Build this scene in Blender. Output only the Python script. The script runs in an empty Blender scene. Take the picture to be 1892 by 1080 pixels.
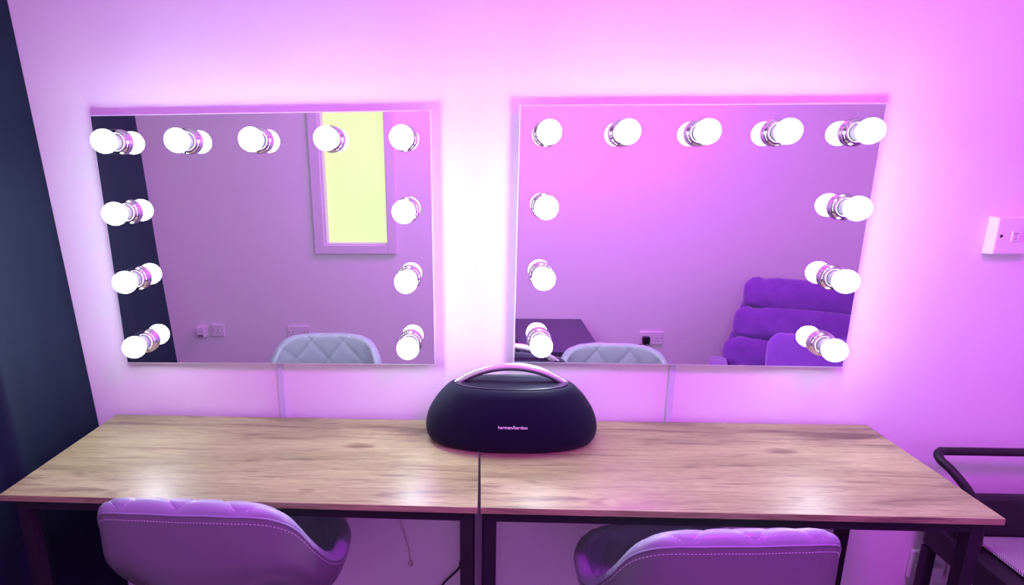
import bpy, bmesh, math, random
from mathutils import Vector, Matrix
random.seed(4)
S = bpy.context.scene
COL = S.collection

# ------------------------------------------------------------------ camera
def camera():
    pitch, yaw, roll, fpx = .2333, -.0483, -.0069, 1046.23
    cy, sy, cp, sp = math.cos(yaw), math.sin(yaw), math.cos(pitch), math.sin(pitch)
    F = Vector((sy*cp, cy*cp, -sp)); R0 = Vector((cy, -sy, 0)); U0 = R0.cross(F)
    c, s = math.cos(roll), math.sin(roll)
    R = c*R0 + s*U0; U = -s*R0 + c*U0
    cam = bpy.data.cameras.new('camera'); cam.sensor_width = 36; cam.lens = fpx/1892*36
    cam.shift_x = .0589; cam.shift_y = .00525; cam.clip_start = .02
    o = bpy.data.objects.new('camera', cam); COL.objects.link(o)
    m = Matrix((R, U, -F)).transposed().to_4x4(); m.translation = Vector((.0014, -1.3765, 1.398))
    o.matrix_world = m
    S.camera = o
camera()

# ------------------------------------------------------------------ world, lights, exposure
W = bpy.data.worlds.new('world'); S.world = W; W.use_nodes = True
W.node_tree.nodes['Background'].inputs[0].default_value = (.5, .3, .7, 1)
W.node_tree.nodes['Background'].inputs[1].default_value = .0
S.view_settings.view_transform = 'Standard'; S.view_settings.look = 'None'
S.view_settings.exposure = 0; S.view_settings.gamma = 1; S.view_settings.use_curve_mapping = False
BULB_E, BULB_BACK = 72.0, 4.2   # radiance of the opal dome and of the globe's rear near the collar
LED_E = 54.0           # radiance of the magenta ceiling light
LED_COL = (.74, .02, 1)
S.cycles.max_bounces = 10; S.cycles.diffuse_bounces = 6; S.cycles.glossy_bounces = 6
S.cycles.sample_clamp_indirect = 8; S.cycles.use_denoising = True

# ------------------------------------------------------------------ materials
def mat(name, col, rough=.5, metal=0, emit=None, es=0, spec=.5, coat=0, sheen=0):
    m = bpy.data.materials.new(name); m.use_nodes = True
    b = m.node_tree.nodes['Principled BSDF']
    b.inputs['Base Color'].default_value = (*col, 1); b.inputs['Roughness'].default_value = rough
    b.inputs['Metallic'].default_value = metal; b.inputs['Specular IOR Level'].default_value = spec
    b.inputs['Coat Weight'].default_value = coat; b.inputs['Sheen Weight'].default_value = sheen
    if emit: b.inputs['Emission Color'].default_value = (*emit, 1); b.inputs['Emission Strength'].default_value = es
    return m
def N(m, t, **k):
    n = m.node_tree.nodes.new(t)
    for a, v in k.items():
        if hasattr(n, a): setattr(n, a, v)
        else: n.inputs[a.replace('_', ' ')].default_value = v
    return n
def LK(m, a, b): m.node_tree.links.new(a, b)
def bumpy(m, scale, strength, dist=.002, detail=4, stretch=(1, 1, 1), color_var=None):
    tc = N(m, 'ShaderNodeTexCoord'); mp = N(m, 'ShaderNodeMapping'); mp.inputs['Scale'].default_value = stretch
    no = N(m, 'ShaderNodeTexNoise', Scale=scale, Detail=detail); bp = N(m, 'ShaderNodeBump', Strength=strength, Distance=dist)
    LK(m, tc.outputs['Object'], mp.inputs[0]); LK(m, mp.outputs[0], no.inputs['Vector']); LK(m, no.outputs['Fac'], bp.inputs['Height'])
    b = m.node_tree.nodes['Principled BSDF']; LK(m, bp.outputs[0], b.inputs['Normal'])
    if color_var:
        mx = N(m, 'ShaderNodeMix', data_type='RGBA'); c = b.inputs['Base Color'].default_value[:]
        mx.inputs[6].default_value = c; mx.inputs[7].default_value = (*color_var, 1)
        LK(m, no.outputs['Fac'], mx.inputs[0]); LK(m, mx.outputs[2], b.inputs['Base Color'])
    return m
def wood(name):
    m = mat(name, (.4, .3, .2), .30, spec=.4)
    b = m.node_tree.nodes['Principled BSDF']; tc = N(m, 'ShaderNodeTexCoord')
    def noise(sc, stretch, det=5, rgh=.6, dis=0.):
        mp = N(m, 'ShaderNodeMapping'); mp.inputs['Scale'].default_value = stretch; LK(m, tc.outputs['Object'], mp.inputs[0])
        n = N(m, 'ShaderNodeTexNoise', Scale=sc, Detail=det, Roughness=rgh, Distortion=dis); LK(m, mp.outputs[0], n.inputs['Vector']); return n
    def ramp(src, pts):
        r = N(m, 'ShaderNodeValToRGB'); e = r.color_ramp.elements
        e[0].position, e[0].color = pts[0][0], (*pts[0][1], 1); e[1].position, e[1].color = pts[-1][0], (*pts[-1][1], 1)
        for p, c in pts[1:-1]: x = e.new(p); x.color = (*c, 1)
        LK(m, src, r.inputs[0]); return r
    def mul(a, c, f=1.):
        x = N(m, 'ShaderNodeMix', data_type='RGBA', blend_type='MULTIPLY'); x.inputs[0].default_value = f
        LK(m, a, x.inputs[6]); LK(m, c, x.inputs[7]); return x.outputs[2]
    broad = noise(2.2, (1, 5, 5), 4, .55, .6)
    base = ramp(broad.outputs['Fac'], [(.30, (.21, .20, .088)), (.48, (.32, .315, .14)), (.70, (.40, .395, .19))])
    grain = noise(9, (1, 26, 26), 6, .65, .3)
    g = ramp(grain.outputs['Fac'], [(.32, (.68, .64, .63)), (.5, (1, 1, 1)), (.75, (1.12, 1.10, 1.05))])
    fine = noise(30, (1, 22, 22), 5, .7)
    f2 = ramp(fine.outputs['Fac'], [(.36, (.66, .62, .62)), (.55, (1, 1, 1))])
    streak = noise(2.6, (1, 11, 11), 6, .68, 1.2)
    st = ramp(streak.outputs['Fac'], [(.53, (1, 1, 1)), (.62, (.66, .61, .63)), (.76, (.38, .34, .38))])
    knot = noise(6.3, (1, 2.6, 2.6), 2, .4, .2)
    kn = ramp(knot.outputs['Fac'], [(.68, (1, 1, 1)), (.76, (.5, .42, .42))])
    col = mul(base.outputs[0], g.outputs[0]); col = mul(col, f2.outputs[0], .8); col = mul(col, st.outputs[0]); col = mul(col, kn.outputs[0])
    LK(m, col, b.inputs['Base Color'])
    bp = N(m, 'ShaderNodeBump', Strength=.06, Distance=.001); LK(m, grain.outputs['Fac'], bp.inputs['Height']); LK(m, bp.outputs[0], b.inputs['Normal'])
    rr = ramp(broad.outputs['Fac'], [(.3, (.33,)*3), (.7, (.42,)*3)]); LK(m, rr.outputs[0], b.inputs['Roughness'])
    return m
M = dict(
    wall=bumpy(mat('white wall paint', (.80, .79, .80), .62, spec=.35), 55, .10, .002),
    ceil=mat('ceiling paint', (.7, .7, .7), .8),
    floor=bumpy(mat('grey floor', (.10, .095, .10), .5), 6, .1, .002, color_var=(.07, .065, .07)),
    wood=wood('rustic oak laminate'),
    black=bumpy(mat('black powder coated steel', (.014, .011, .017), .5, spec=.35), 300, .15, .0005),
    mirror=mat('mirror silvering', (.90, .91, .92), .0, 1),
    edge=mat('polished glass edge', (.88, .97, .97), .30, .35),
    box=mat('white mirror housing', (.75, .75, .76), .5),
    chrome=mat('chrome', (.86, .85, .87), .07, 1),
    white=mat('white plastic', (.80, .79, .80), .35),
    trunk=mat('white trunking plastic', (.60, .61, .74), .4),
    whitedk=mat('dark slot', (.03, .02, .03), .6),
    bulb=mat('lit opal bulb', (.9, .9, .9), .4, emit=(.80, .90, 1), es=BULB_E),
    collar=mat('bulb collar plastic', (.40, .41, .46), .35),
    leather=bumpy(mat('pale grey faux leather', (.30, .325, .40), .38, spec=.5), 420, .12, .0006),
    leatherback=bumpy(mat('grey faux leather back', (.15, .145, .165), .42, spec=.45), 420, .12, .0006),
    stitch=mat('pale stitching thread', (.78, .77, .82), .7),
    curtain=bumpy(mat('navy blackout cloth', (.004, .011, .025), .8, spec=.25), 160, .25, .001),
    fabric=bumpy(mat('black speaker cloth', (.0025, .003, .017), .8, spec=.18, sheen=.05), 900, .5, .0008),
    gloss=mat('satin black plastic', (.012, .012, .026), .42),
    alu=bumpy(mat('brushed aluminium', (.80, .76, .74), .24, .95), 60, .05, .0004, stretch=(1, 12, 12)),
    logo=mat('printed pale lettering', (.85, .78, .84), .4),
    velvet=bumpy(mat('purple velvet', (.10, .04, .23), .75, spec=.25, sheen=.5), 9, .6, .03, color_var=(.24, .10, .44)),
    velvetp=bumpy(mat('lilac velvet', (.21, .10, .43), .75, spec=.25, sheen=.6), 14, .5, .015, color_var=(.27, .13, .50)),
    darktable=mat('dark table top', (.05, .035, .09), .35),
    pane=mat('lit yellow pane', (.2, .2, .1), .3, emit=(.82, 1, .46), es=1.0),
    frame=mat('white window paint', (.72, .70, .74), .4),
    led=mat('magenta led diffuser', (.5, .5, .5), .5, emit=LED_COL, es=LED_E),
    cord=mat('beige cord', (.60, .50, .50), .6),
    rubber=mat('black cable rubber', (.01, .01, .014), .4),
)
def bulb_glow():
    m = M['bulb']; b = m.node_tree.nodes['Principled BSDF']; tc = N(m, 'ShaderNodeTexCoord'); sp = N(m, 'ShaderNodeSeparateXYZ')
    LK(m, tc.outputs['Object'], sp.inputs[0]); mr = N(m, 'ShaderNodeMapRange', interpolation_type='SMOOTHSTEP')
    for i, v in enumerate((-.044, -.062, BULB_BACK, BULB_E)): mr.inputs[i+1].default_value = v
    LK(m, sp.outputs['Y'], mr.inputs[0]); LK(m, mr.outputs[0], b.inputs['Emission Strength'])
bulb_glow()
def woven(name):
    m = mat(name, (.34, .30, .36), .4, spec=.5); b = m.node_tree.nodes['Principled BSDF']
    tc = N(m, 'ShaderNodeTexCoord'); mp = N(m, 'ShaderNodeMapping'); mp.inputs['Rotation'].default_value = (0, 0, .5)
    LK(m, tc.outputs['Object'], mp.inputs[0])
    w1 = N(m, 'ShaderNodeTexWave', Scale=110.); w2 = N(m, 'ShaderNodeTexWave', bands_direction='Y', Scale=140.)
    for w in (w1, w2): LK(m, mp.outputs[0], w.inputs['Vector'])
    mu = N(m, 'ShaderNodeMath', operation='MULTIPLY'); LK(m, w1.outputs['Fac'], mu.inputs[0]); LK(m, w2.outputs['Fac'], mu.inputs[1])
    r = N(m, 'ShaderNodeValToRGB'); r.color_ramp.elements[0].color = (.08, .06, .10, 1); r.color_ramp.elements[1].color = (.72, .64, .74, 1); r.color_ramp.elements[1].position = .55
    LK(m, mu.outputs[0], r.inputs[0]); LK(m, r.outputs[0], b.inputs['Base Color'])
    bp = N(m, 'ShaderNodeBump', Strength=.5, Distance=.002); LK(m, mu.outputs[0], bp.inputs['Height']); LK(m, bp.outputs[0], b.inputs['Normal'])
    return m
M['woven'] = woven('fine woven mesh')

# ------------------------------------------------------------------ mesh helpers
def finish(name, bm, m, parent=None, smooth=False, loc=None, rot=None, bevel=0, seg=2, auto=None):
    me = bpy.data.meshes.new(name); bmesh.ops.recalc_face_normals(bm, faces=bm.faces) ; bm.to_mesh(me); bm.free()
    me.materials.append(M[m] if isinstance(m, str) else m)
    o = bpy.data.objects.new(name, me); COL.objects.link(o)
    if smooth:
        for p in me.polygons: p.use_smooth = True
        if auto: me.set_sharp_from_angle(angle=math.radians(auto))
    if parent: o.parent = parent
    if loc: o.location = loc
    if rot: o.rotation_euler = rot
    if bevel:
        b = o.modifiers.new('bevel', 'BEVEL'); b.width = bevel; b.segments = seg; b.limit_method = 'ANGLE'
    return o
def tag(o, label, cat, group=None, kind=None):
    if label: o['label'] = label
    if cat: o['category'] = cat
    if group: o['group'] = group
    if kind: o['kind'] = kind
    return o
def thing(name, label, cat, loc=(0, 0, 0), rz=0, group=None, rot=None):
    o = bpy.data.objects.new(name, None); COL.objects.link(o); o.empty_display_size = .05
    o.location = loc; o.rotation_euler = rot or (0, 0, rz); return tag(o, label, cat, group)
def box(bm, a, b):
    vs = [bm.verts.new((x, y, z)) for x in (a[0], b[0]) for y in (a[1], b[1]) for z in (a[2], b[2])]
    for f in ((0, 1, 3, 2), (4, 6, 7, 5), (0, 4, 5, 1), (2, 3, 7, 6), (0, 2, 6, 4), (1, 5, 7, 3)): bm.faces.new([vs[i] for i in f])
def boxo(name, a, b, m, parent=None, bevel=0, **k):
    bm = bmesh.new(); box(bm, a, b); return finish(name, bm, m, parent, bevel=bevel, **k)
def lathe(bm, prof, n=32, axis='z', c=(0, 0, 0)):
    rings = []
    for r, h in prof:
        ring = []
        for i in range(n):
            a = 2*math.pi*i/n; x, y = r*math.cos(a), r*math.sin(a)
            p = {'z': (x, y, h), 'y': (x, h, y), 'x': (h, x, y)}[axis]
            ring.append(bm.verts.new((p[0]+c[0], p[1]+c[1], p[2]+c[2])))
        rings.append(ring)
    for a, b in zip(rings, rings[1:]):
        for i in range(n): bm.faces.new((a[i], a[(i+1) % n], b[(i+1) % n], b[i]))
    bm.faces.new(rings[0]); bm.faces.new(rings[-1][::-1])
def catmull(P, n=8, closed=False):
    P = [Vector(p) for p in P]; out = []; L = len(P)
    rng = range(L) if closed else range(L-1)
    for i in rng:
        g = (lambda k: P[k % L]) if closed else (lambda k: P[max(0, min(L-1, k))])
        a, b, c, d = g(i-1), g(i), g(i+1), g(i+2)
        for j in range(n):
            t = j/n; out.append(.5*((2*b)+(c-a)*t+(2*a-5*b+4*c-d)*t*t+(3*b-a-3*c+d)*t**3))
    if not closed: out.append(P[-1])
    return out
def tube(bm, P, r, n=12, closed=False, flat=1.):
    P = [Vector(p) for p in P]; L = len(P); rings = []; up = None
    for i, p in enumerate(P):
        if closed: t = (P[(i+1) % L]-P[i-1]).normalized()
        else: t = (P[min(L-1, i+1)]-P[max(0, i-1)]).normalized()
        if up is None:
            up = t.cross(Vector((0, 0, 1)))
            if up.length < .1: up = t.cross(Vector((0, 1, 0)))
            up.normalize()
        up = (up-t*up.dot(t)).normalized(); v = t.cross(up); rr = r(i/(L-1)) if callable(r) else r
        rings.append([bm.verts.new(p+(up*math.cos(2*math.pi*k/n)*flat+v*math.sin(2*math.pi*k/n))*rr) for k in range(n)])
    prs = list(zip(rings, rings[1:])) + ([(rings[-1], rings[0])] if closed else [])
    for a, b in prs:
        for k in range(n): bm.faces.new((a[k], a[(k+1) % n], b[(k+1) % n], b[k]))
    if not closed: bm.faces.new(rings[0][::-1]); bm.faces.new(rings[-1])

# ------------------------------------------------------------------ the room
XL, XR, YB, ZC = -2.12, 2.34, -2.15, 2.35
def struct(name, m, *boxes, **k):
    bm = bmesh.new()
    for a, b in boxes: box(bm, a, b)
    o = finish(name, bm, m, **k); o['kind'] = 'structure'; return o
struct('floor', 'floor', ((XL-.1, YB-.1, -.1), (XR+.1, .1, 0)))
struct('ceiling', 'ceil', ((XL-.1, YB-.1, ZC), (XR+.1, .1, ZC+.1)))
struct('wall_front', 'wall', ((XL, 0, 0), (XR, .1, ZC)))
struct('wall_left', 'wall', ((XL-.1, YB-.1, 0), (XL, .1, ZC)))
struct('wall_right', 'wall', ((XR, YB-.1, 0), (XR+.1, .1, ZC)))
wx0, wx1, wz0, wz1 = -.955, -.555, .905, 2.0
struct('wall_back', 'wall', ((XL, YB-.1, 0), (wx0, YB, ZC)), ((wx1, YB-.1, 0), (XR, YB, ZC)),
       ((wx0, YB-.1, 0), (wx1, YB, wz0)), ((wx0, YB-.1, wz1), (wx1, YB, ZC)))
struct('baseboard_front', 'frame', ((XL, -.015, 0), (XR, 0, .09)))
struct('baseboard_back', 'frame', ((XL, YB, 0), (XR, YB+.015, .09)))
# interior window on the wall behind the camera
win = bpy.data.objects.new('window_1', None); COL.objects.link(win); win['kind'] = 'structure'; win.location = (0, YB, 0)
bm = bmesh.new()
ox0, ox1, oz0, oz1 = -1.014, -.505, .854, 2.06
for a, b in (((ox0, 0, oz0), (wx0+.004, .022, oz1)), ((wx1-.004, 0, oz0), (ox1, .022, oz1)), ((wx0, 0, oz0), (wx1, .022, wz0+.004)), ((wx0, 0, wz1-.004), (wx1, .022, oz1))): box(bm, a, b)
finish('window_frame', bm, 'frame', win, bevel=.004)
bm = bmesh.new()
for a, b in (((wx0, -.07, wz0), (wx0+.015, 0, wz1)), ((wx1-.008, -.07, wz0), (wx1, 0, wz1)), ((wx0+.015, -.07, wz0), (wx1-.008, 0, wz0+.012))): box(bm, a, b)
finish('window_reveal', bm, 'frame', win)
boxo('window_pane', (wx0+.01, -.075, wz0+.005), (wx1-.005, -.065, wz1), 'pane', win)

# ------------------------------------------------------------------ ceiling LED (out of frame)
for lx, ly, lb in ((.80, -1.35, 'round magenta ceiling light above the right desk, outside the photo'), (-.25, -1.50, 'round magenta ceiling light above the gap between the desks, outside the photo')):
    k = 1 if lx > 0 else .62
    t = thing('ceiling_light', lb, 'ceiling light', (lx, ly, ZC))
    bm = bmesh.new(); lathe(bm, [(.27*k, 0), (.275*k, -.02), (.27*k, -.035), (.255*k, -.04)], 48); finish('light_housing', bm, 'white', t, True, auto=40)
    bm = bmesh.new(); lathe(bm, [(.25*k, -.0401), (.245*k, -.055), (.21*k, -.066), (.001, -.07)], 48); finish('light_diffuser', bm, 'led', t, True, auto=40)

# ------------------------------------------------------------------ vanity mirrors
MH, MW, INS = .6119, .80, .0616
def bulb_meshes():
    bm = bmesh.new()
    lathe(bm, [(.0300, 0), (.0305, .0015), (.0300, .010), (.0280, .0140), (.0235, .0165), (.0215, .0165), (.0210, .013), (.012, .012)], 36, 'y')
    for v in bm.verts: v.co.y *= -1
    h = finish('bulb_holder', bm, 'chrome', None, True, auto=35); hm = h.data
    bm = bmesh.new(); lathe(bm, [(.0150, .0121), (.0180, .014), (.0175, .024), (.0170, .0300), (.0150, .0312)], 28, 'y')
    for v in bm.verts: v.co.y *= -1
    c = finish('bulb_collar', bm, 'collar', None, True, auto=35); cm = c.data
    bm = bmesh.new(); prof = [(.0150, .0312), (.0172, .0322)]
    R = .0270; cc = .0530
    for i in range(4, 25):
        a = math.pi*i/24; prof.append((max(R*math.sin(a), .0002), cc-R*math.cos(a)))
    prof = [p for k, p in enumerate(prof) if k < 2 or p[1] > .0335]
    lathe(bm, prof, 32, 'y')
    for v in bm.verts: v.co.y *= -1
    b = finish('light_bulb', bm, 'bulb', None, True); bme = b.data
    for o in (h, c, b): bpy.data.objects.remove(o)
    return hm, cm, bme
HM, CM, BM = bulb_meshes()
def vanity(cx, cz, roll, label):
    t = thing('vanity_mirror', label, 'mirror', (cx, -.0, cz), rot=(0, -roll, 0), group=None)
    boxo('mirror_housing', (-MW/2+.008, -.0265, -MH/2+.008), (MW/2-.008, -.0005, MH/2-.008), 'box', t, bevel=.002)
    # silvered glass: a slab whose front face mirrors, with a polished edge around it
    boxo('mirror_edge', (-MW/2, -.0308, -MH/2), (MW/2, -.0265, MH/2), 'edge', t, bevel=.0008)
    boxo('mirror_glass', (-MW/2+.0026, -.0320, -MH/2+.0026), (MW/2-.0026, -.0309, MH/2-.0026), 'mirror', t)
    spots = [(i, 0) for i in range(5)]+[(i, j) for i in (0, 4) for j in (1, 2, 3)]
    for i, j in spots:
        x = -MW/2+INS+i*(MW-2*INS)/4; z = MH/2-INS-j*(MH-2*INS)/3
        h = bpy.data.objects.new('bulb_holder', HM); COL.objects.link(h); h.parent = t; h.location = (x, -.0321, z)
        for nm, me in (('bulb_collar', CM), ('light_bulb', BM)):
            o = bpy.data.objects.new(nm, me); COL.objects.link(o); o.parent = h
    return t
vanity(-.5068, 1.2085, .0041, 'frameless wall mirror with eleven lit bulbs, beside the dark curtain on the left')
vanity(.4911, 1.2161, -.0059, 'frameless wall mirror with eleven lit bulbs, nearer the wall switch on the right')

# ------------------------------------------------------------------ desks
def desk(loc, rz, w, d, label, legs_in):
    t = thing('desk', label, 'desk', loc, rz)      # local origin: back left corner on the floor, x right, y towards the room is negative
    H, th, s = .75, .0135, .025
    o = boxo('desktop', (0, -d, H-th), (w, 0, H), 'wood', t, bevel=.0008)
    z1 = H-th; l, r = legs_in; f = .012; bk = .012
    for x in (l, w-r-s):
        for y in (-d+f, -bk-s):
            boxo('leg', (x, y, 0), (x+s, y+s, z1-.0001), 'black', t, bevel=.0015)
            bm = bmesh.new(); lathe(bm, [(.010, .0), (.010, .004)], 12, c=(x+s/2, y+s/2, -.0)); 
            bm.free()
    for y in (-d+f, -bk-s):
        boxo('apron_rail', (l+s, y, z1-s), (w-r-s, y+s, z1), 'black', t, bevel=.001)
    for x in (l, w-r-s):
        boxo('side_rail', (x, -d+f+s, z1-s), (x+s, -bk-s, z1), 'black', t, bevel=.001)
    return t
yl = -.008
desk((-.9656, -.0170, 0), yl, .9705, .3790, 'oak-topped black steel desk in the left half, butted against its twin', (.021, .010))
desk((.0078, -.015, 0), 0, .9724, .3885, 'oak-topped black steel desk in the right half, its free end beside the tub chair', (.006, .021))

# ------------------------------------------------------------------ speaker
t = thing('portable_speaker', 'black cloth-covered portable speaker with silver arched handle, straddling the two desks', 'speaker', (.080, -.1165, .75), 0)
def superell(a, b, z, n=64, e=2.25, dy=0):
    out = []
    for i in range(n):
        q = 2*math.pi*i/n; c, s = math.cos(q), math.sin(q)
        out.append(Vector((a*math.copysign(abs(c)**(2/e), c), dy+b*math.copysign(abs(s)**(2/e), s), z)))
    return out
def loft(bm, rings, cap0=True, cap1=True):
    R = [[bm.verts.new(p) for p in r] for r in rings]; n = len(R[0])
    for a, b in zip(R, R[1:]):
        for i in range(n): bm.faces.new((a[i], a[(i+1) % n], b[(i+1) % n], b[i]))
    if cap0: bm.faces.new(R[0][::-1])
    if cap1: bm.faces.new(R[-1])
prof = [(.004, .190, .077), (.010, .196, .083), (.020, .201, .087), (.034, .2035, .0885), (.050, .2025, .088), (.068, .198, .086), (.086, .190, .0825), (.102, .180, .078), (.118, .168, .072), (.132, .155, .066), (.139, .147, .0595), (.1425, .140, .054), (.1435, .132, .049)]
pp = catmull([(a, b, c) for a, b, c in prof], 4)
bm = bmesh.new(); loft(bm, [superell(p[1], p[2], p[0], 96) for p in pp]); finish('speaker_grille', bm, 'fabric', t, True, auto=60)
bm = bmesh.new(); loft(bm, [superell(.186, .074, .0, 64), superell(.190, .077, .004, 64)]); finish('base_plate', bm, 'gloss', t)
# dished top panel
bm = bmesh.new(); rr = []
for k, (sc, z) in enumerate([(1.0, .1430), (1.0, .1455), (.965, .1462), (.93, .1450), (.80, .1430), (.55, .1422), (.25, .1420), (.02, .1420)]):
    rr.append(superell(.132*sc, .048*sc, z, 96))
loft(bm, rr); finish('top_panel', bm, 'gloss', t, True, auto=50)
for x, y, r in ((-.035, -.012, .0022), (-.012, .006, .0018), (.008, -.012, .0024), (.045, -.010, .0018)):
    bm = bmesh.new(); lathe(bm, [(r, .1421), (r, .1430), (r*.6, .1432)], 16, c=(x, y, 0)); finish('touch_button', bm, 'logo', t)
bm = bmesh.new(); P = []
R_, cz_ = .216, -.0355
for i in range(49):
    a = math.radians(-39+78*i/48); P.append((R_*math.sin(a), .008, cz_+R_*math.cos(a)))
tube(bm, P, lambda u: .0080 + .0018*math.sin(math.pi*u), 20); finish('carry_handle', bm, 'alu', t, True, auto=60)
def text_mesh(txt, size, name, m, parent, loc, rot, ext=.0003, bold=.0):
    cu = bpy.data.curves.new(name, 'FONT'); cu.body = txt; cu.size = size; cu.extrude = ext; cu.offset = bold
    cu.align_x = 'CENTER'; cu.align_y = 'CENTER'
    tmp = bpy.data.objects.new(name+' tmp', cu); COL.objects.link(tmp); bpy.context.view_layer.update()
    me = bpy.data.meshes.new_from_object(tmp.evaluated_get(bpy.context.evaluated_depsgraph_get())); bpy.data.objects.remove(tmp)
    me.materials.clear(); me.materials.append(M[m]); me.name = name
    o = bpy.data.objects.new(name, me); COL.objects.link(o); o.parent = parent; o.location = loc; o.rotation_euler = rot; return o
text_mesh('harman/kardon', .0108, 'brand_lettering', 'logo', t, (0, -.0878, .0705), (math.radians(90), 0, 0), bold=.00018)

# ------------------------------------------------------------------ swivel chairs
def interp(tab, x):
    n = len(tab)
    for i in range(n-1):
        if tab[i][0] <= x <= tab[i+1][0]: break
    a = tab[max(0, i-1)]; b = tab[i]; c = tab[i+1]; d = tab[min(n-1, i+2)]
    t = (x-b[0])/(c[0]-b[0])
    out = []
    for k in range(1, len(b)):
        out.append(.5*(2*b[k]+(c[k]-a[k])*t+(2*a[k]-5*b[k]+4*c[k]-d[k])*t*t+(3*b[k]-a[k]-3*c[k]+d[k])*t**3))
    return out
RIM = [(-15, .184, .822), (0, .178, .822), (15, .184, .822), (30, .200, .817), (40, .211, .803), (50, .210, .764), (60, .204, .698), (72, .198, .636), (84, .200, .602), (96, .202, .594), (112, .206, .585), (140, .212, .565), (165, .208, .548), (180, .205, .545), (195, .208, .548)]
ZS, TH = .495, .040
def chair_profile(phi):
    """inner surface, rim and outer surface of the scoop at azimuth phi (0 = back) as (r, z, tag, arc)"""
    a = abs(phi); R, Z = interp(RIM, a)
    k = max(0., math.cos(math.radians(min(a, 90)))); n = 2.1+1.3*k
    base = R*(1-.06*k-.36*math.exp(-((a-44)/19)**2)); H = Z-ZS
    pts = []
    for i in range(71):
        q = math.pi/2*i/70; c, s = math.cos(q), math.sin(q)
        u = s**(2/n) if s > 0 else 0; w = 1-(max(c, 0)**(2/n))
        f = min(1, max(0, (w-.31)/.40)); pts.append((base*u+(R-base)*f*f*(3-2*f), ZS+H*w))
    # resample evenly
    L = [0]
    for p, q in zip(pts, pts[1:]): L.append(L[-1]+math.dist(p, q))
    out = []; m = 64; j = 0
    for i in range(m+1):
        d = L[-1]*i/m
        while j < len(L)-2 and L[j+1] < d: j += 1
        f = (d-L[j])/max(1e-9, L[j+1]-L[j]); out.append((pts[j][0]+f*(pts[j+1][0]-pts[j][0]), pts[j][1]+f*(pts[j+1][1]-pts[j][1])))
    return out, L[-1]
def merge(o, bm2):
    me2 = bpy.data.meshes.new('stitches'); bm2.to_mesh(me2); bm2.free()
    bm = bmesh.new(); bm.from_mesh(o.data); n = len(bm.faces); bm.from_mesh(me2); bm.faces.ensure_lookup_table()
    for f in bm.faces[n:]: f.material_index = 1
    bm.to_mesh(o.data); bm.free(); o.data.materials.append(M['stitch']); bpy.data.meshes.remove(me2)
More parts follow.
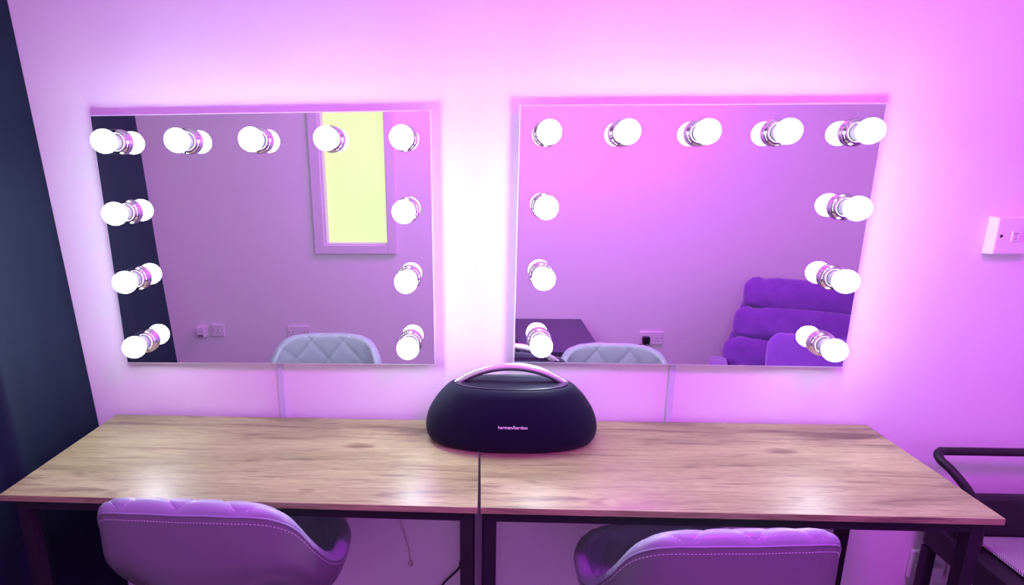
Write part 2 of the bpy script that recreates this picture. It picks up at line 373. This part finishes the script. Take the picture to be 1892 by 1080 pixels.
def swivel_chair(loc, rz, label, dz):
    t = thing('swivel_chair', label, 'chair', (loc[0], loc[1], 0), rz, None)
    NP = 240; A = []; U = []
    PW, PH = .108, .125
    for i in range(NP):
        phi = -180+360*i/NP; inn, L = chair_profile(phi); ph = math.radians(phi)
        m = len(inn)-1; nor = []
        for k in range(m+1):
            a, b = inn[max(0, k-1)], inn[min(m, k+1)]; dx, dzz = b[0]-a[0], b[1]-a[1]; l = math.hypot(dx, dzz); nor.append((dzz/l, -dx/l))
        nor[0] = (0, -1)
        th = lambda k: TH*(1.0-.25*(k/m))
        seq = [(p[0], p[1], nor[k], L*k/m) for k, p in enumerate(inn)]
        # rim roll
        pr = inn[-1]; n0 = nor[-1]; tg = (-n0[1], n0[0]); h = th(m)/2; cx, cz = pr[0]+n0[0]*h, pr[1]+n0[1]*h
        for k in range(1, 12):
            a = math.pi*k/12; dr = (-n0[0]*math.cos(a)+tg[0]*math.sin(a)*.9, -n0[1]*math.cos(a)+tg[1]*math.sin(a)*.9)
            seq.append((cx+dr[0]*h, cz+dr[1]*h, (-dr[0], -dr[1]), L+h*a))
        n_in = len(seq)
        for k in range(m, -1, -1): seq.append((inn[k][0]+nor[k][0]*th(k), inn[k][1]+nor[k][1]*th(k), None, 0))
        col = []; U.append([((max(r_, .0005))*math.sin(ph), arc_) for r_, _z, _n, arc_ in seq])
        for k, (r, z, nn, arc) in enumerate(seq):
            if r < .0005: r = .0005
            x, y = r*math.sin(ph), -r*math.cos(ph)
            if nn is not None:     # quilting: diamonds over the inside and the rolled edge
                g = 0
                for sg in (1, -1):
                    f = x/PW+sg*(arc+.02)/PH; d = abs(f-round(f))*PW*.75; g = max(g, math.exp(-(d/.0035)**2)+.35*math.exp(-(d/.014)**2))
                dd = (.0040 if arc < L-.01 else .0026)*g
                x += nn[0]*dd*math.sin(ph); y -= nn[0]*dd*math.cos(ph); z += nn[1]*dd
            col.append((x, y, z+dz))
        A.append(col)
    n_seam = n_in-3+4; tot = len(A[0])
    def strip(name, k0, k1, m, cap):
        bm = bmesh.new(); V = [[bm.verts.new(c[k]) for k in range(k0, k1)] for c in A]
        for i in range(NP):
            a, b = V[i], V[(i+1) % NP]
            for k in range(k1-k0-1): bm.faces.new((a[k], b[k], b[k+1], a[k+1]))
        if cap == 0: bm.faces.new([v[0] for v in V])
        if cap == 1: bm.faces.new([v[-1] for v in V][::-1])
        return finish(name, bm, m, t, True)
    cu = strip('quilted_cushion', 0, n_seam+1, 'leather', 0)
    sh = strip('outer_shell', n_seam, tot, 'leatherback', 1)
    bm = bmesh.new(); tube(bm, [Vector(c[n_seam]) for c in A], .0016, 8, closed=True); finish('piping', bm, 'leather', t, True)
    # stitch dashes just below the seam
    bm = bmesh.new(); k = n_seam+2
    for i in range(NP):
        a, b = Vector(A[i][k]), Vector(A[(i+1) % NP][k]); c2 = Vector(A[i][k+1]); d = b-a
        nrm = d.cross(c2-a).normalized()
        if nrm.dot(Vector((a.x, a.y, 0))) < 0: nrm = -nrm
        tube(bm, [a+d*.2+nrm*.0002, a+d*.75+nrm*.0002], .00045, 5)
    merge(sh, bm)
    bm = bmesh.new()    # stitches of the diamond quilting where it rolls over the rim
    for sg in (1, -1):
        def crossings(k):
            out = {}
            for i in range(NP):
                j = (i+1) % NP
                if abs(-180+360*i/NP) > 84: continue
                pa, pb = U[i][k], U[j][k]
                fa = pa[0]/PW+sg*(pa[1]+.02)/PH; fb = pb[0]/PW+sg*(pb[1]+.02)/PH
                if math.floor(fa) != math.floor(fb):
                    n = max(math.floor(fa), math.floor(fb)); q = (n-fa)/(fb-fa)
                    if 0 <= q <= 1: out[(n, round(pa[0]*4))] = Vector(A[i][k]).lerp(Vector(A[j][k]), q)
            return out
        prev = crossings(60)
        for k in range(61, n_seam):
            cur = crossings(k)
            for key, p in cur.items():
                o = min(prev.values(), key=lambda v: (v-p).length) if prev else None
                if o and (o-p).length < .012: tube(bm, [o.lerp(p, .15), o.lerp(p, .75)], .0007, 5)
            prev = cur
    merge(cu, bm)
    bm = bmesh.new(); lathe(bm, [(.13, .438+dz), (.13, .446+dz), (.10, .456+dz)], 32); finish('seat_plate', bm, 'black', t, True, auto=40)
    bm = bmesh.new(); lathe(bm, [(.028, .20), (.028, .32), (.0275, .322), (.0275, .325)], 24); lathe(bm, [(.016, .32), (.016, .44+dz)], 24); finish('gas_lift', bm, 'chrome', t, True, auto=40)
    bm = bmesh.new(); lathe(bm, [(.20, 0), (.205, .004), (.20, .010), (.10, .022), (.035, .045), (.03, .20)], 48); finish('round_base', bm, 'chrome', t, True, auto=50)
    bm = bmesh.new(); tube(bm, [(.02, 0, .43+dz), (.08, .02, .43+dz), (.12, .035, .437+dz), (.175, .05, .452+dz)], .0045, 10); l = finish('height_lever', bm, 'chrome', t, True, auto=50)
    bm = bmesh.new(); tube(bm, [(.160, .046, .448+dz), (.192, .055, .457+dz)], .0058, 12); finish('lever_grip', bm, 'chrome', l, True, auto=50)
    return t
swivel_chair((-.510, -.335), math.radians(-1), 'grey faux-leather scoop chair at the left desk, its lever end showing', .0)
swivel_chair((.443, -.340), math.radians(3.5), 'grey faux-leather scoop chair at the right desk, set a little lower', -.030)

# ------------------------------------------------------------------ curtain
def curtain():
    bm = bmesh.new(); ny, nz = 90, 60; V = []
    for j in range(nz+1):
        z = .012+(2.28-.012)*j/nz; row = []
        for i in range(ny+1):
            u = i/ny; y = -.004-.545*u
            base = -1.028-.050*(z-.7)*(1-.25*u) if z > .7 else -1.028-.02*(z-.7)
            amp = .004+.020*max(0, (1.1-z)/1.1)
            x = base-.022*min(1, u*6)-(.030 if u > .5 else .030*max(0, (u-.44)/.06))+amp*math.sin(u*13+.8*math.sin(z*1.3)+.6)*(min(1, u*8))+.35*amp*math.sin(u*31+z*1.1)*min(1, u*5)
            if u > .62: x += .0
            row.append((x, y, z))
        V.append(row)
    F = [[bm.verts.new(p) for p in r] for r in V]; B = [[bm.verts.new((p[0]-.006, p[1], p[2])) for p in r] for r in V]
    for j in range(nz):
        for i in range(ny):
            bm.faces.new((F[j][i], F[j][i+1], F[j+1][i+1], F[j+1][i])); bm.faces.new((B[j][i+1], B[j][i], B[j+1][i], B[j+1][i+1]))
    for j in range(nz):
        bm.faces.new((F[j][0], F[j+1][0], B[j+1][0], B[j][0])); bm.faces.new((F[j+1][ny], F[j][ny], B[j][ny], B[j+1][ny]))
    for i in range(ny):
        bm.faces.new((F[0][i+1], F[0][i], B[0][i], B[0][i+1])); bm.faces.new((F[nz][i], F[nz][i+1], B[nz][i+1], B[nz][i]))
    t = thing('curtain', 'navy blackout curtain hanging at the left of the left desk', 'curtain')
    finish('curtain_cloth', bm, 'curtain', t, True, auto=70)
    bm = bmesh.new(); tube(bm, [(-1.10, -.001, 2.30), (-1.10, -.70, 2.30)], .012, 14); finish('curtain_pole', bm, 'black', t, True, auto=50)
    bm = bmesh.new(); tube(bm, [(-1.10, -.60, 2.30), (-1.10, -.60, ZC)], .006, 10); finish('pole_bracket', bm, 'black', t, True, auto=50)
curtain()

# ------------------------------------------------------------------ trunking, cords
def trunking(x, z1, lean, label):
    t = thing('cable_trunking', label, 'cable cover', (x, 0, .30), rot=(0, lean, 0), group=None)
    boxo('trunking_base', (-.0065, -.006, 0), (.0065, -.0002, z1-.30), 'trunk', t)
    boxo('trunking_lid', (-.0075, -.0085, 0), (.0075, -.006, z1-.30), 'trunk', t, bevel=.001)
trunking(-.514, .912, 0, 'thin white cable trunking running down from the left mirror to the desk')
trunking(.491, .918, 0, 'thin white cable trunking running down from the right mirror to the desk')
bm = bmesh.new(); tube(bm, catmull([(-.014, -.030, .60), (-.020, -.020, .45), (-.030, -.014, .40), (-.036, -.012, .35), (-.046, -.010, .315), (-.050, -.010, .295), (-.085, -.010, .255), (-.11, -.012, .225), (-.16, -.02, .19), (-.22, -.03, .08), (-.25, -.05, .006), (-.32, -.08, .006)], 8), .0028, 8)
tag(finish('power_cable', bm, 'rubber', None, True), 'thin black cable trailing down the wall beside the desks\' middle legs', 'cable')
t = thing('pull_cord', 'faint beige cord with a small round knob hanging low under the left desk', 'cord', (0, 0, 0))
bm = bmesh.new(); tube(bm, catmull([(-.212, -.006, .70), (-.212, -.006, .46), (-.202, -.006, .40), (-.191, -.006, .355), (-.189, -.006, .315)], 6), .0014, 8); finish('cord_line', bm, 'cord', t, True)
bm = bmesh.new(); lathe(bm, [(.0015, .013), (.0045, .011), (.0062, .006), (.0062, .001), (.0035, -.003), (.001, -.004)], 20, c=(-.186, -.0075, .300)); finish('cord_knob', bm, 'cord', t, True)

# ------------------------------------------------------------------ switch and sockets
def plate(parent, w, h, d, name='face_plate', r=.006):
    bm = bmesh.new(); box(bm, (-w/2, -d, -h/2), (w/2, -.0004, h/2))
    return finish(name, bm, 'white', parent, bevel=r, seg=4)
t = thing('fused_switch', 'square white fused wall plate right of the right mirror', 'wall switch', (1.2255, 0, 1.2275))
plate(t, .088, .088, .017, 'back_box', .003); o = plate(t, .086, .086, .027); o.modifiers[0].width = .005
boxo('fuse_carrier', (-.0085, -.0295, -.0125), (.0085, -.0265, .0125), 'white', t, bevel=.001)
boxo('carrier_slot', (-.0055, -.0298, .0050), (.0055, -.0294, .0062), 'whitedk', t)
boxo('carrier_slot', (-.0035, -.0298, -.0072), (.0035, -.0294, -.0062), 'whitedk', t)
text_mesh('1', .009, 'fuse_mark', 'whitedk', t, (0, -.0296, -.001), (math.pi/2, 0, 0), ext=.0001)
for x in (-.0300, .0300):
    bm = bmesh.new(); lathe(bm, [(.0036, -.0265), (.0036, -.0274), (.002, -.0276)], 16, 'y', c=(x, 0, 0)); finish('screw', bm, 'whitedk', t)
def pins(parent, x, z, face):   # a British three-pin outlet: three slots and a rocker
    bm = bmesh.new()
    for a, b in (((-.002, .006), (.002, .014)), ((-.014, -.010), (-.006, -.0065)), ((.006, -.010), (.014, -.0065))):
        box(bm, (x+a[0], face-.0004, z+a[1]), (x+b[0], face, z+b[1]))
    finish('pin_slots', bm, 'whitedk', parent)
def rocker(parent, x, z, face): boxo('rocker_switch', (x-.006, face-.003, z-.009), (x+.006, face, z+.009), 'white', parent, bevel=.001)
def socket(loc, rz, kind, label, plug=None):
    w = .146 if kind == 2 else .086
    t = thing('wall_socket', label, 'socket', loc, rz)
    plate(t, w, .086, .012); f = -.012
    if kind == 2:
        for x in (-.038, .038): pins(t, x, -.010, f); rocker(t, x*.45, .022, f)
    else: pins(t, 0, -.008, f); rocker(t, .022, .024, f)
    for x in (-w/2+.013, w/2-.013):
        bm = bmesh.new(); lathe(bm, [(.003, f), (.003, f-.0008), (.001, f-.0009)], 12, 'y', c=(x, 0, 0)); finish('screw', bm, 'chrome', t)
    return t
def plug(loc, rz, m, label, white=False, big=False):
    t = thing('power_plug', label, 'plug', loc, rz)
    bm = bmesh.new()
    if big:
        box(bm, (-.030, -.050, -.036), (.030, -.0004, .036)); finish('adapter_body', bm, m, t, bevel=.010, seg=4)
        boxo('port_strip', (-.017, -.0506, -.026), (.017, -.0496, -.018), 'whitedk', t)
    else:
        box(bm, (-.022, -.030, -.022), (.022, -.0004, .026)); finish('plug_body', bm, m, t, bevel=.006, seg=3)
        bm = bmesh.new(); tube(bm, catmull([(0, -.016, -.020), (0, -.018, -.05), (.005, -.014, -.12), (.01, -.008, -loc[2]+.012), (.05, -.008, -loc[2]+.004)], 6), .003, 8); finish('plug_lead', bm, m, t, True)
    return t
socket((1.232, 0, .345), 0, 2, 'white double wall socket seen behind the right desk\'s rear leg')
plug((1.202, -.0125, .335), 0, 'white', 'white plug in the left outlet of the socket by the right desk leg')
plug((1.270, -.0125, .335), 0, 'white', 'white plug in the right outlet of the socket by the right desk leg')
B = math.pi
socket((-1.685, YB, .353), B, 1, 'single wall socket beside the white adapter, reflected low in the left mirror')
plug((-1.785, YB, .350), B, 'white', 'rounded white multi-port adapter on the far wall, reflected in the left mirror', big=True)
socket((-1.157, YB, .345), B, 2, 'wall socket half hidden by the chair back reflected in the left mirror')
socket((1.086, YB, .322), B, 2, 'double wall socket with a black plug, reflected in the right mirror')
plug((1.050, YB+.0125, .312), B, 'rubber', 'black plug in the double socket reflected in the right mirror')
for x, z, lb in ((-1.336, .318, 'small round cover on the far wall, reflected in the left mirror'), (1.275, .335, 'small round cover on the far wall, reflected in the right mirror')):
    bm = bmesh.new(); lathe(bm, [(.022, .0003), (.022, .0015), (.019, .0022), (.012, .0022), (.011, .0012), (.006, .0012), (.0055, .0026), (.001, .003)], 32, 'y', c=(0, 0, 0))
    o = finish('wall_cover', bm, 'wall', None, True, auto=30, loc=(x, YB, z)); tag(o, lb, 'wall cover')

# ------------------------------------------------------------------ tub chair at the right edge
t = thing('tub_chair', 'black tube-framed chair with a woven seat, against the wall past the right desk', 'chair', (1.46, -.24, 0))
def off(P): return [(x-1.46, y+.24, z) for x, y, z in P]
left = [(1.178, -.155, .47), (1.175, -.157, .54), (1.160, -.160, .60), (1.138, -.150, .650), (1.120, -.118, .684), (1.110, -.090, .700), (1.125, -.070, .708), (1.17, -.066, .708)]
path = left+[(1.46, -.066, .708)]+[(2.92-x, y, z) for x, y, z in left[::-1]]
bm = bmesh.new(); tube(bm, catmull(off(path), 8), .0098, 14); finish('tube_frame', bm, 'black', t, True)
boxo('backrest', (1.165-1.46, -.115+.24, .44), (1.755-1.46, -.085+.24, .612), 'black', t, bevel=.010, seg=3)
def rounded_slab(bm, x0, x1, y0, y1, z0, z1, r, n=8, bev=.008):
    def ring(ins, z):
        out = []
        for cx, cy, a0 in ((x1-r, y1-r, 0), (x0+r, y1-r, 90), (x0+r, y0+r, 180), (x1-r, y0+r, 270)):
            for k in range(n+1):
                a = math.radians(a0+90*k/n); out.append((cx+(r-ins)*math.cos(a), cy+(r-ins)*math.sin(a), z))
        return out
    loft(bm, [ring(bev, z0), ring(0, z0+bev), ring(0, z1-bev), ring(bev*.3, z1-bev*.3), ring(bev, z1)])
bm = bmesh.new(); rounded_slab(bm, 1.200-1.46, 1.720-1.46, -.50+.24, -.116+.24, .4985, .514, .03, bev=.008); finish('woven_seat', bm, 'woven', t, True, auto=40)
bm = bmesh.new(); rounded_slab(bm, 1.154-1.46, 1.766-1.46, -.508+.24, -.020+.24, .43, .498, .030, bev=.006); finish('seat_shell', bm, 'black', t, True, auto=40)
for x0 in (-.306, .279):
    for y0 in (-.245, .180):
        boxo('leg', (x0, y0, 0), (x0+.023, y0+.023, .4299), 'black', t, bevel=.002)
bm = bmesh.new(); tube(bm, catmull([(-.262, .150, .262), (-.300, .150, .268), (-.318, .150, .280), (-.306, .150, .292), (-.27, .150, .296), (.27, .150, .296), (.306, .150, .292), (.318, .150, .280), (.300, .150, .268), (.262, .150, .262)], 6), .0085, 12); finish('lower_rail', bm, 'black', t, True)

# ------------------------------------------------------------------ purple lounge chair (seen in the right mirror)
t = thing('lounge_chair', 'purple velvet lounge chair with channelled back, reflected in the right mirror', 'armchair', (1.635, -1.42, 0), math.radians(22))
def cushion(name, parent, w, d, h, loc, rot, m, e=3.0, puff=.0, seed=0, nu=40, nv=20):
    """a soft box: superellipsoid, wrinkled a little"""
    rnd = random.Random(seed); ph = [rnd.uniform(0, 6.28) for _ in range(8)]
    bm = bmesh.new(); R = []
    for j in range(nv+1):
        v = -math.pi/2+math.pi*j/nv; cv, sv = math.cos(v), math.sin(v); row = []
        for i in range(nu):
            u = 2*math.pi*i/nu; cu, su = math.cos(u), math.sin(u); f = lambda q, ee: math.copysign(abs(q)**(2/ee), q)
            x = w/2*f(cu, 9)*f(max(cv, 0), 9); y = d/2*f(su, e)*f(max(cv, 0), e); z = h/2*f(sv, e)
            k = .004*(math.sin(x*38+ph[0])*math.sin(z*30+ph[1])+math.sin(x*71+z*40+ph[2])*.6+.5*math.sin(x*140+ph[3]+6*math.sin(z*20))*(abs(sv)**2))
            row.append(bm.verts.new((x+k*.3, y+k*(1 if y > 0 else -1), z+k)))
        R.append(row)
    for a, b in zip(R, R[1:]):
        for i in range(nu): bm.faces.new((a[i], a[(i+1) % nu], b[(i+1) % nu], b[i]))
    bmesh.ops.remove_doubles(bm, verts=bm.verts, dist=1e-5)
    return finish(name, bm, m, parent, True, loc=loc, rot=rot)
tilt = math.radians(30)
for k in range(4):
    d_ = .09+.178*k
    cushion('back_channel', t, .60+.08*k, .13, .192, (0, -.45+math.sin(tilt)*d_, .745-math.cos(tilt)*d_), (tilt, 0, 0), 'velvet', seed=k, nu=72, e=3.2)
bm = bmesh.new(); rg = []      # upholstered back shell, widening towards the seat
for j in range(13):
    q = j/12; d_ = .022+.66*q; hw = .275+.150*q; yy, zz = -.45+math.sin(tilt)*d_, .745-math.cos(tilt)*d_
    n_ = (math.cos(tilt), math.sin(tilt)); th_ = .030 if 0 < j < 12 else .018
    rg.append([Vector((math.copysign(abs(math.cos(u))**.35, math.cos(u))*hw, yy+n_[0]*(math.copysign(abs(math.sin(u))**.6, math.sin(u))*th_-.025), zz+n_[1]*(math.copysign(abs(math.sin(u))**.6, math.sin(u))*th_-.025))) for u in [2*math.pi*i/40 for i in range(40)]])
loft(bm, rg); finish('back_shell', bm, 'velvet', t, True)
cushion('seat_cushion', t, .74, .60, .17, (0, .12, .25), (math.radians(-4), 0, 0), 'velvet', seed=9, nu=56)
for sx in (-1, 1): cushion('armrest', t, .10, .50, .20, (sx*.40, -.02, .27), (math.radians(6), 0, 0), 'velvet', seed=12+sx)
for sx in (-1, 1):
    for y in (-.22, .26):
        bm = bmesh.new(); tube(bm, [(sx*.25, y, .20), (sx*.28, y*1.1, 0)], .014, 10); finish('leg', bm, 'black', t, True)
cushion('scatter_cushion', None, .46, .11, .25, (1.635+.05*.927+.075*.375, -1.42+.05*.375-.075*.927, .415), (tilt, 0, math.radians(22)), 'velvetp', seed=21)
tag(bpy.data.objects['scatter_cushion'], 'lilac velvet cushion resting on the purple lounge chair, reflected in the right mirror', 'cushion')

# ------------------------------------------------------------------ low dark table (seen in the right mirror)
t = thing('low_table', 'dark low table behind the chair, reflected at the right mirror\'s lower left', 'table', (.43, -1.80, 0))
boxo('tabletop', (-.21, -.32, .425), (.21, .32, .45), 'darktable', t, bevel=.002)
for x in (-.19, .165):
    for y in (-.30, .275): boxo('leg', (x, y, 0), (x+.025, y+.025, .4249), 'black', t)

# repeats of one kind share a group
GROUPS = {'vanity_mirror': 'bulb-lit mirrors on the wall', 'desk': 'oak-topped desks side by side', 'swivel_chair': 'swivel chairs at the desks',
          'cable_trunking': 'cable trunkings under the mirrors', 'wall_socket': 'white wall sockets', 'power_plug': 'plugs in the wall sockets',
          'wall_cover': 'round covers on the far wall', 'ceiling_light': 'magenta ceiling lights'}
for o in list(COL.objects):
    k = o.name.split('.')[0]
    if o.parent is None and k in GROUPS: o['group'] = GROUPS[k]
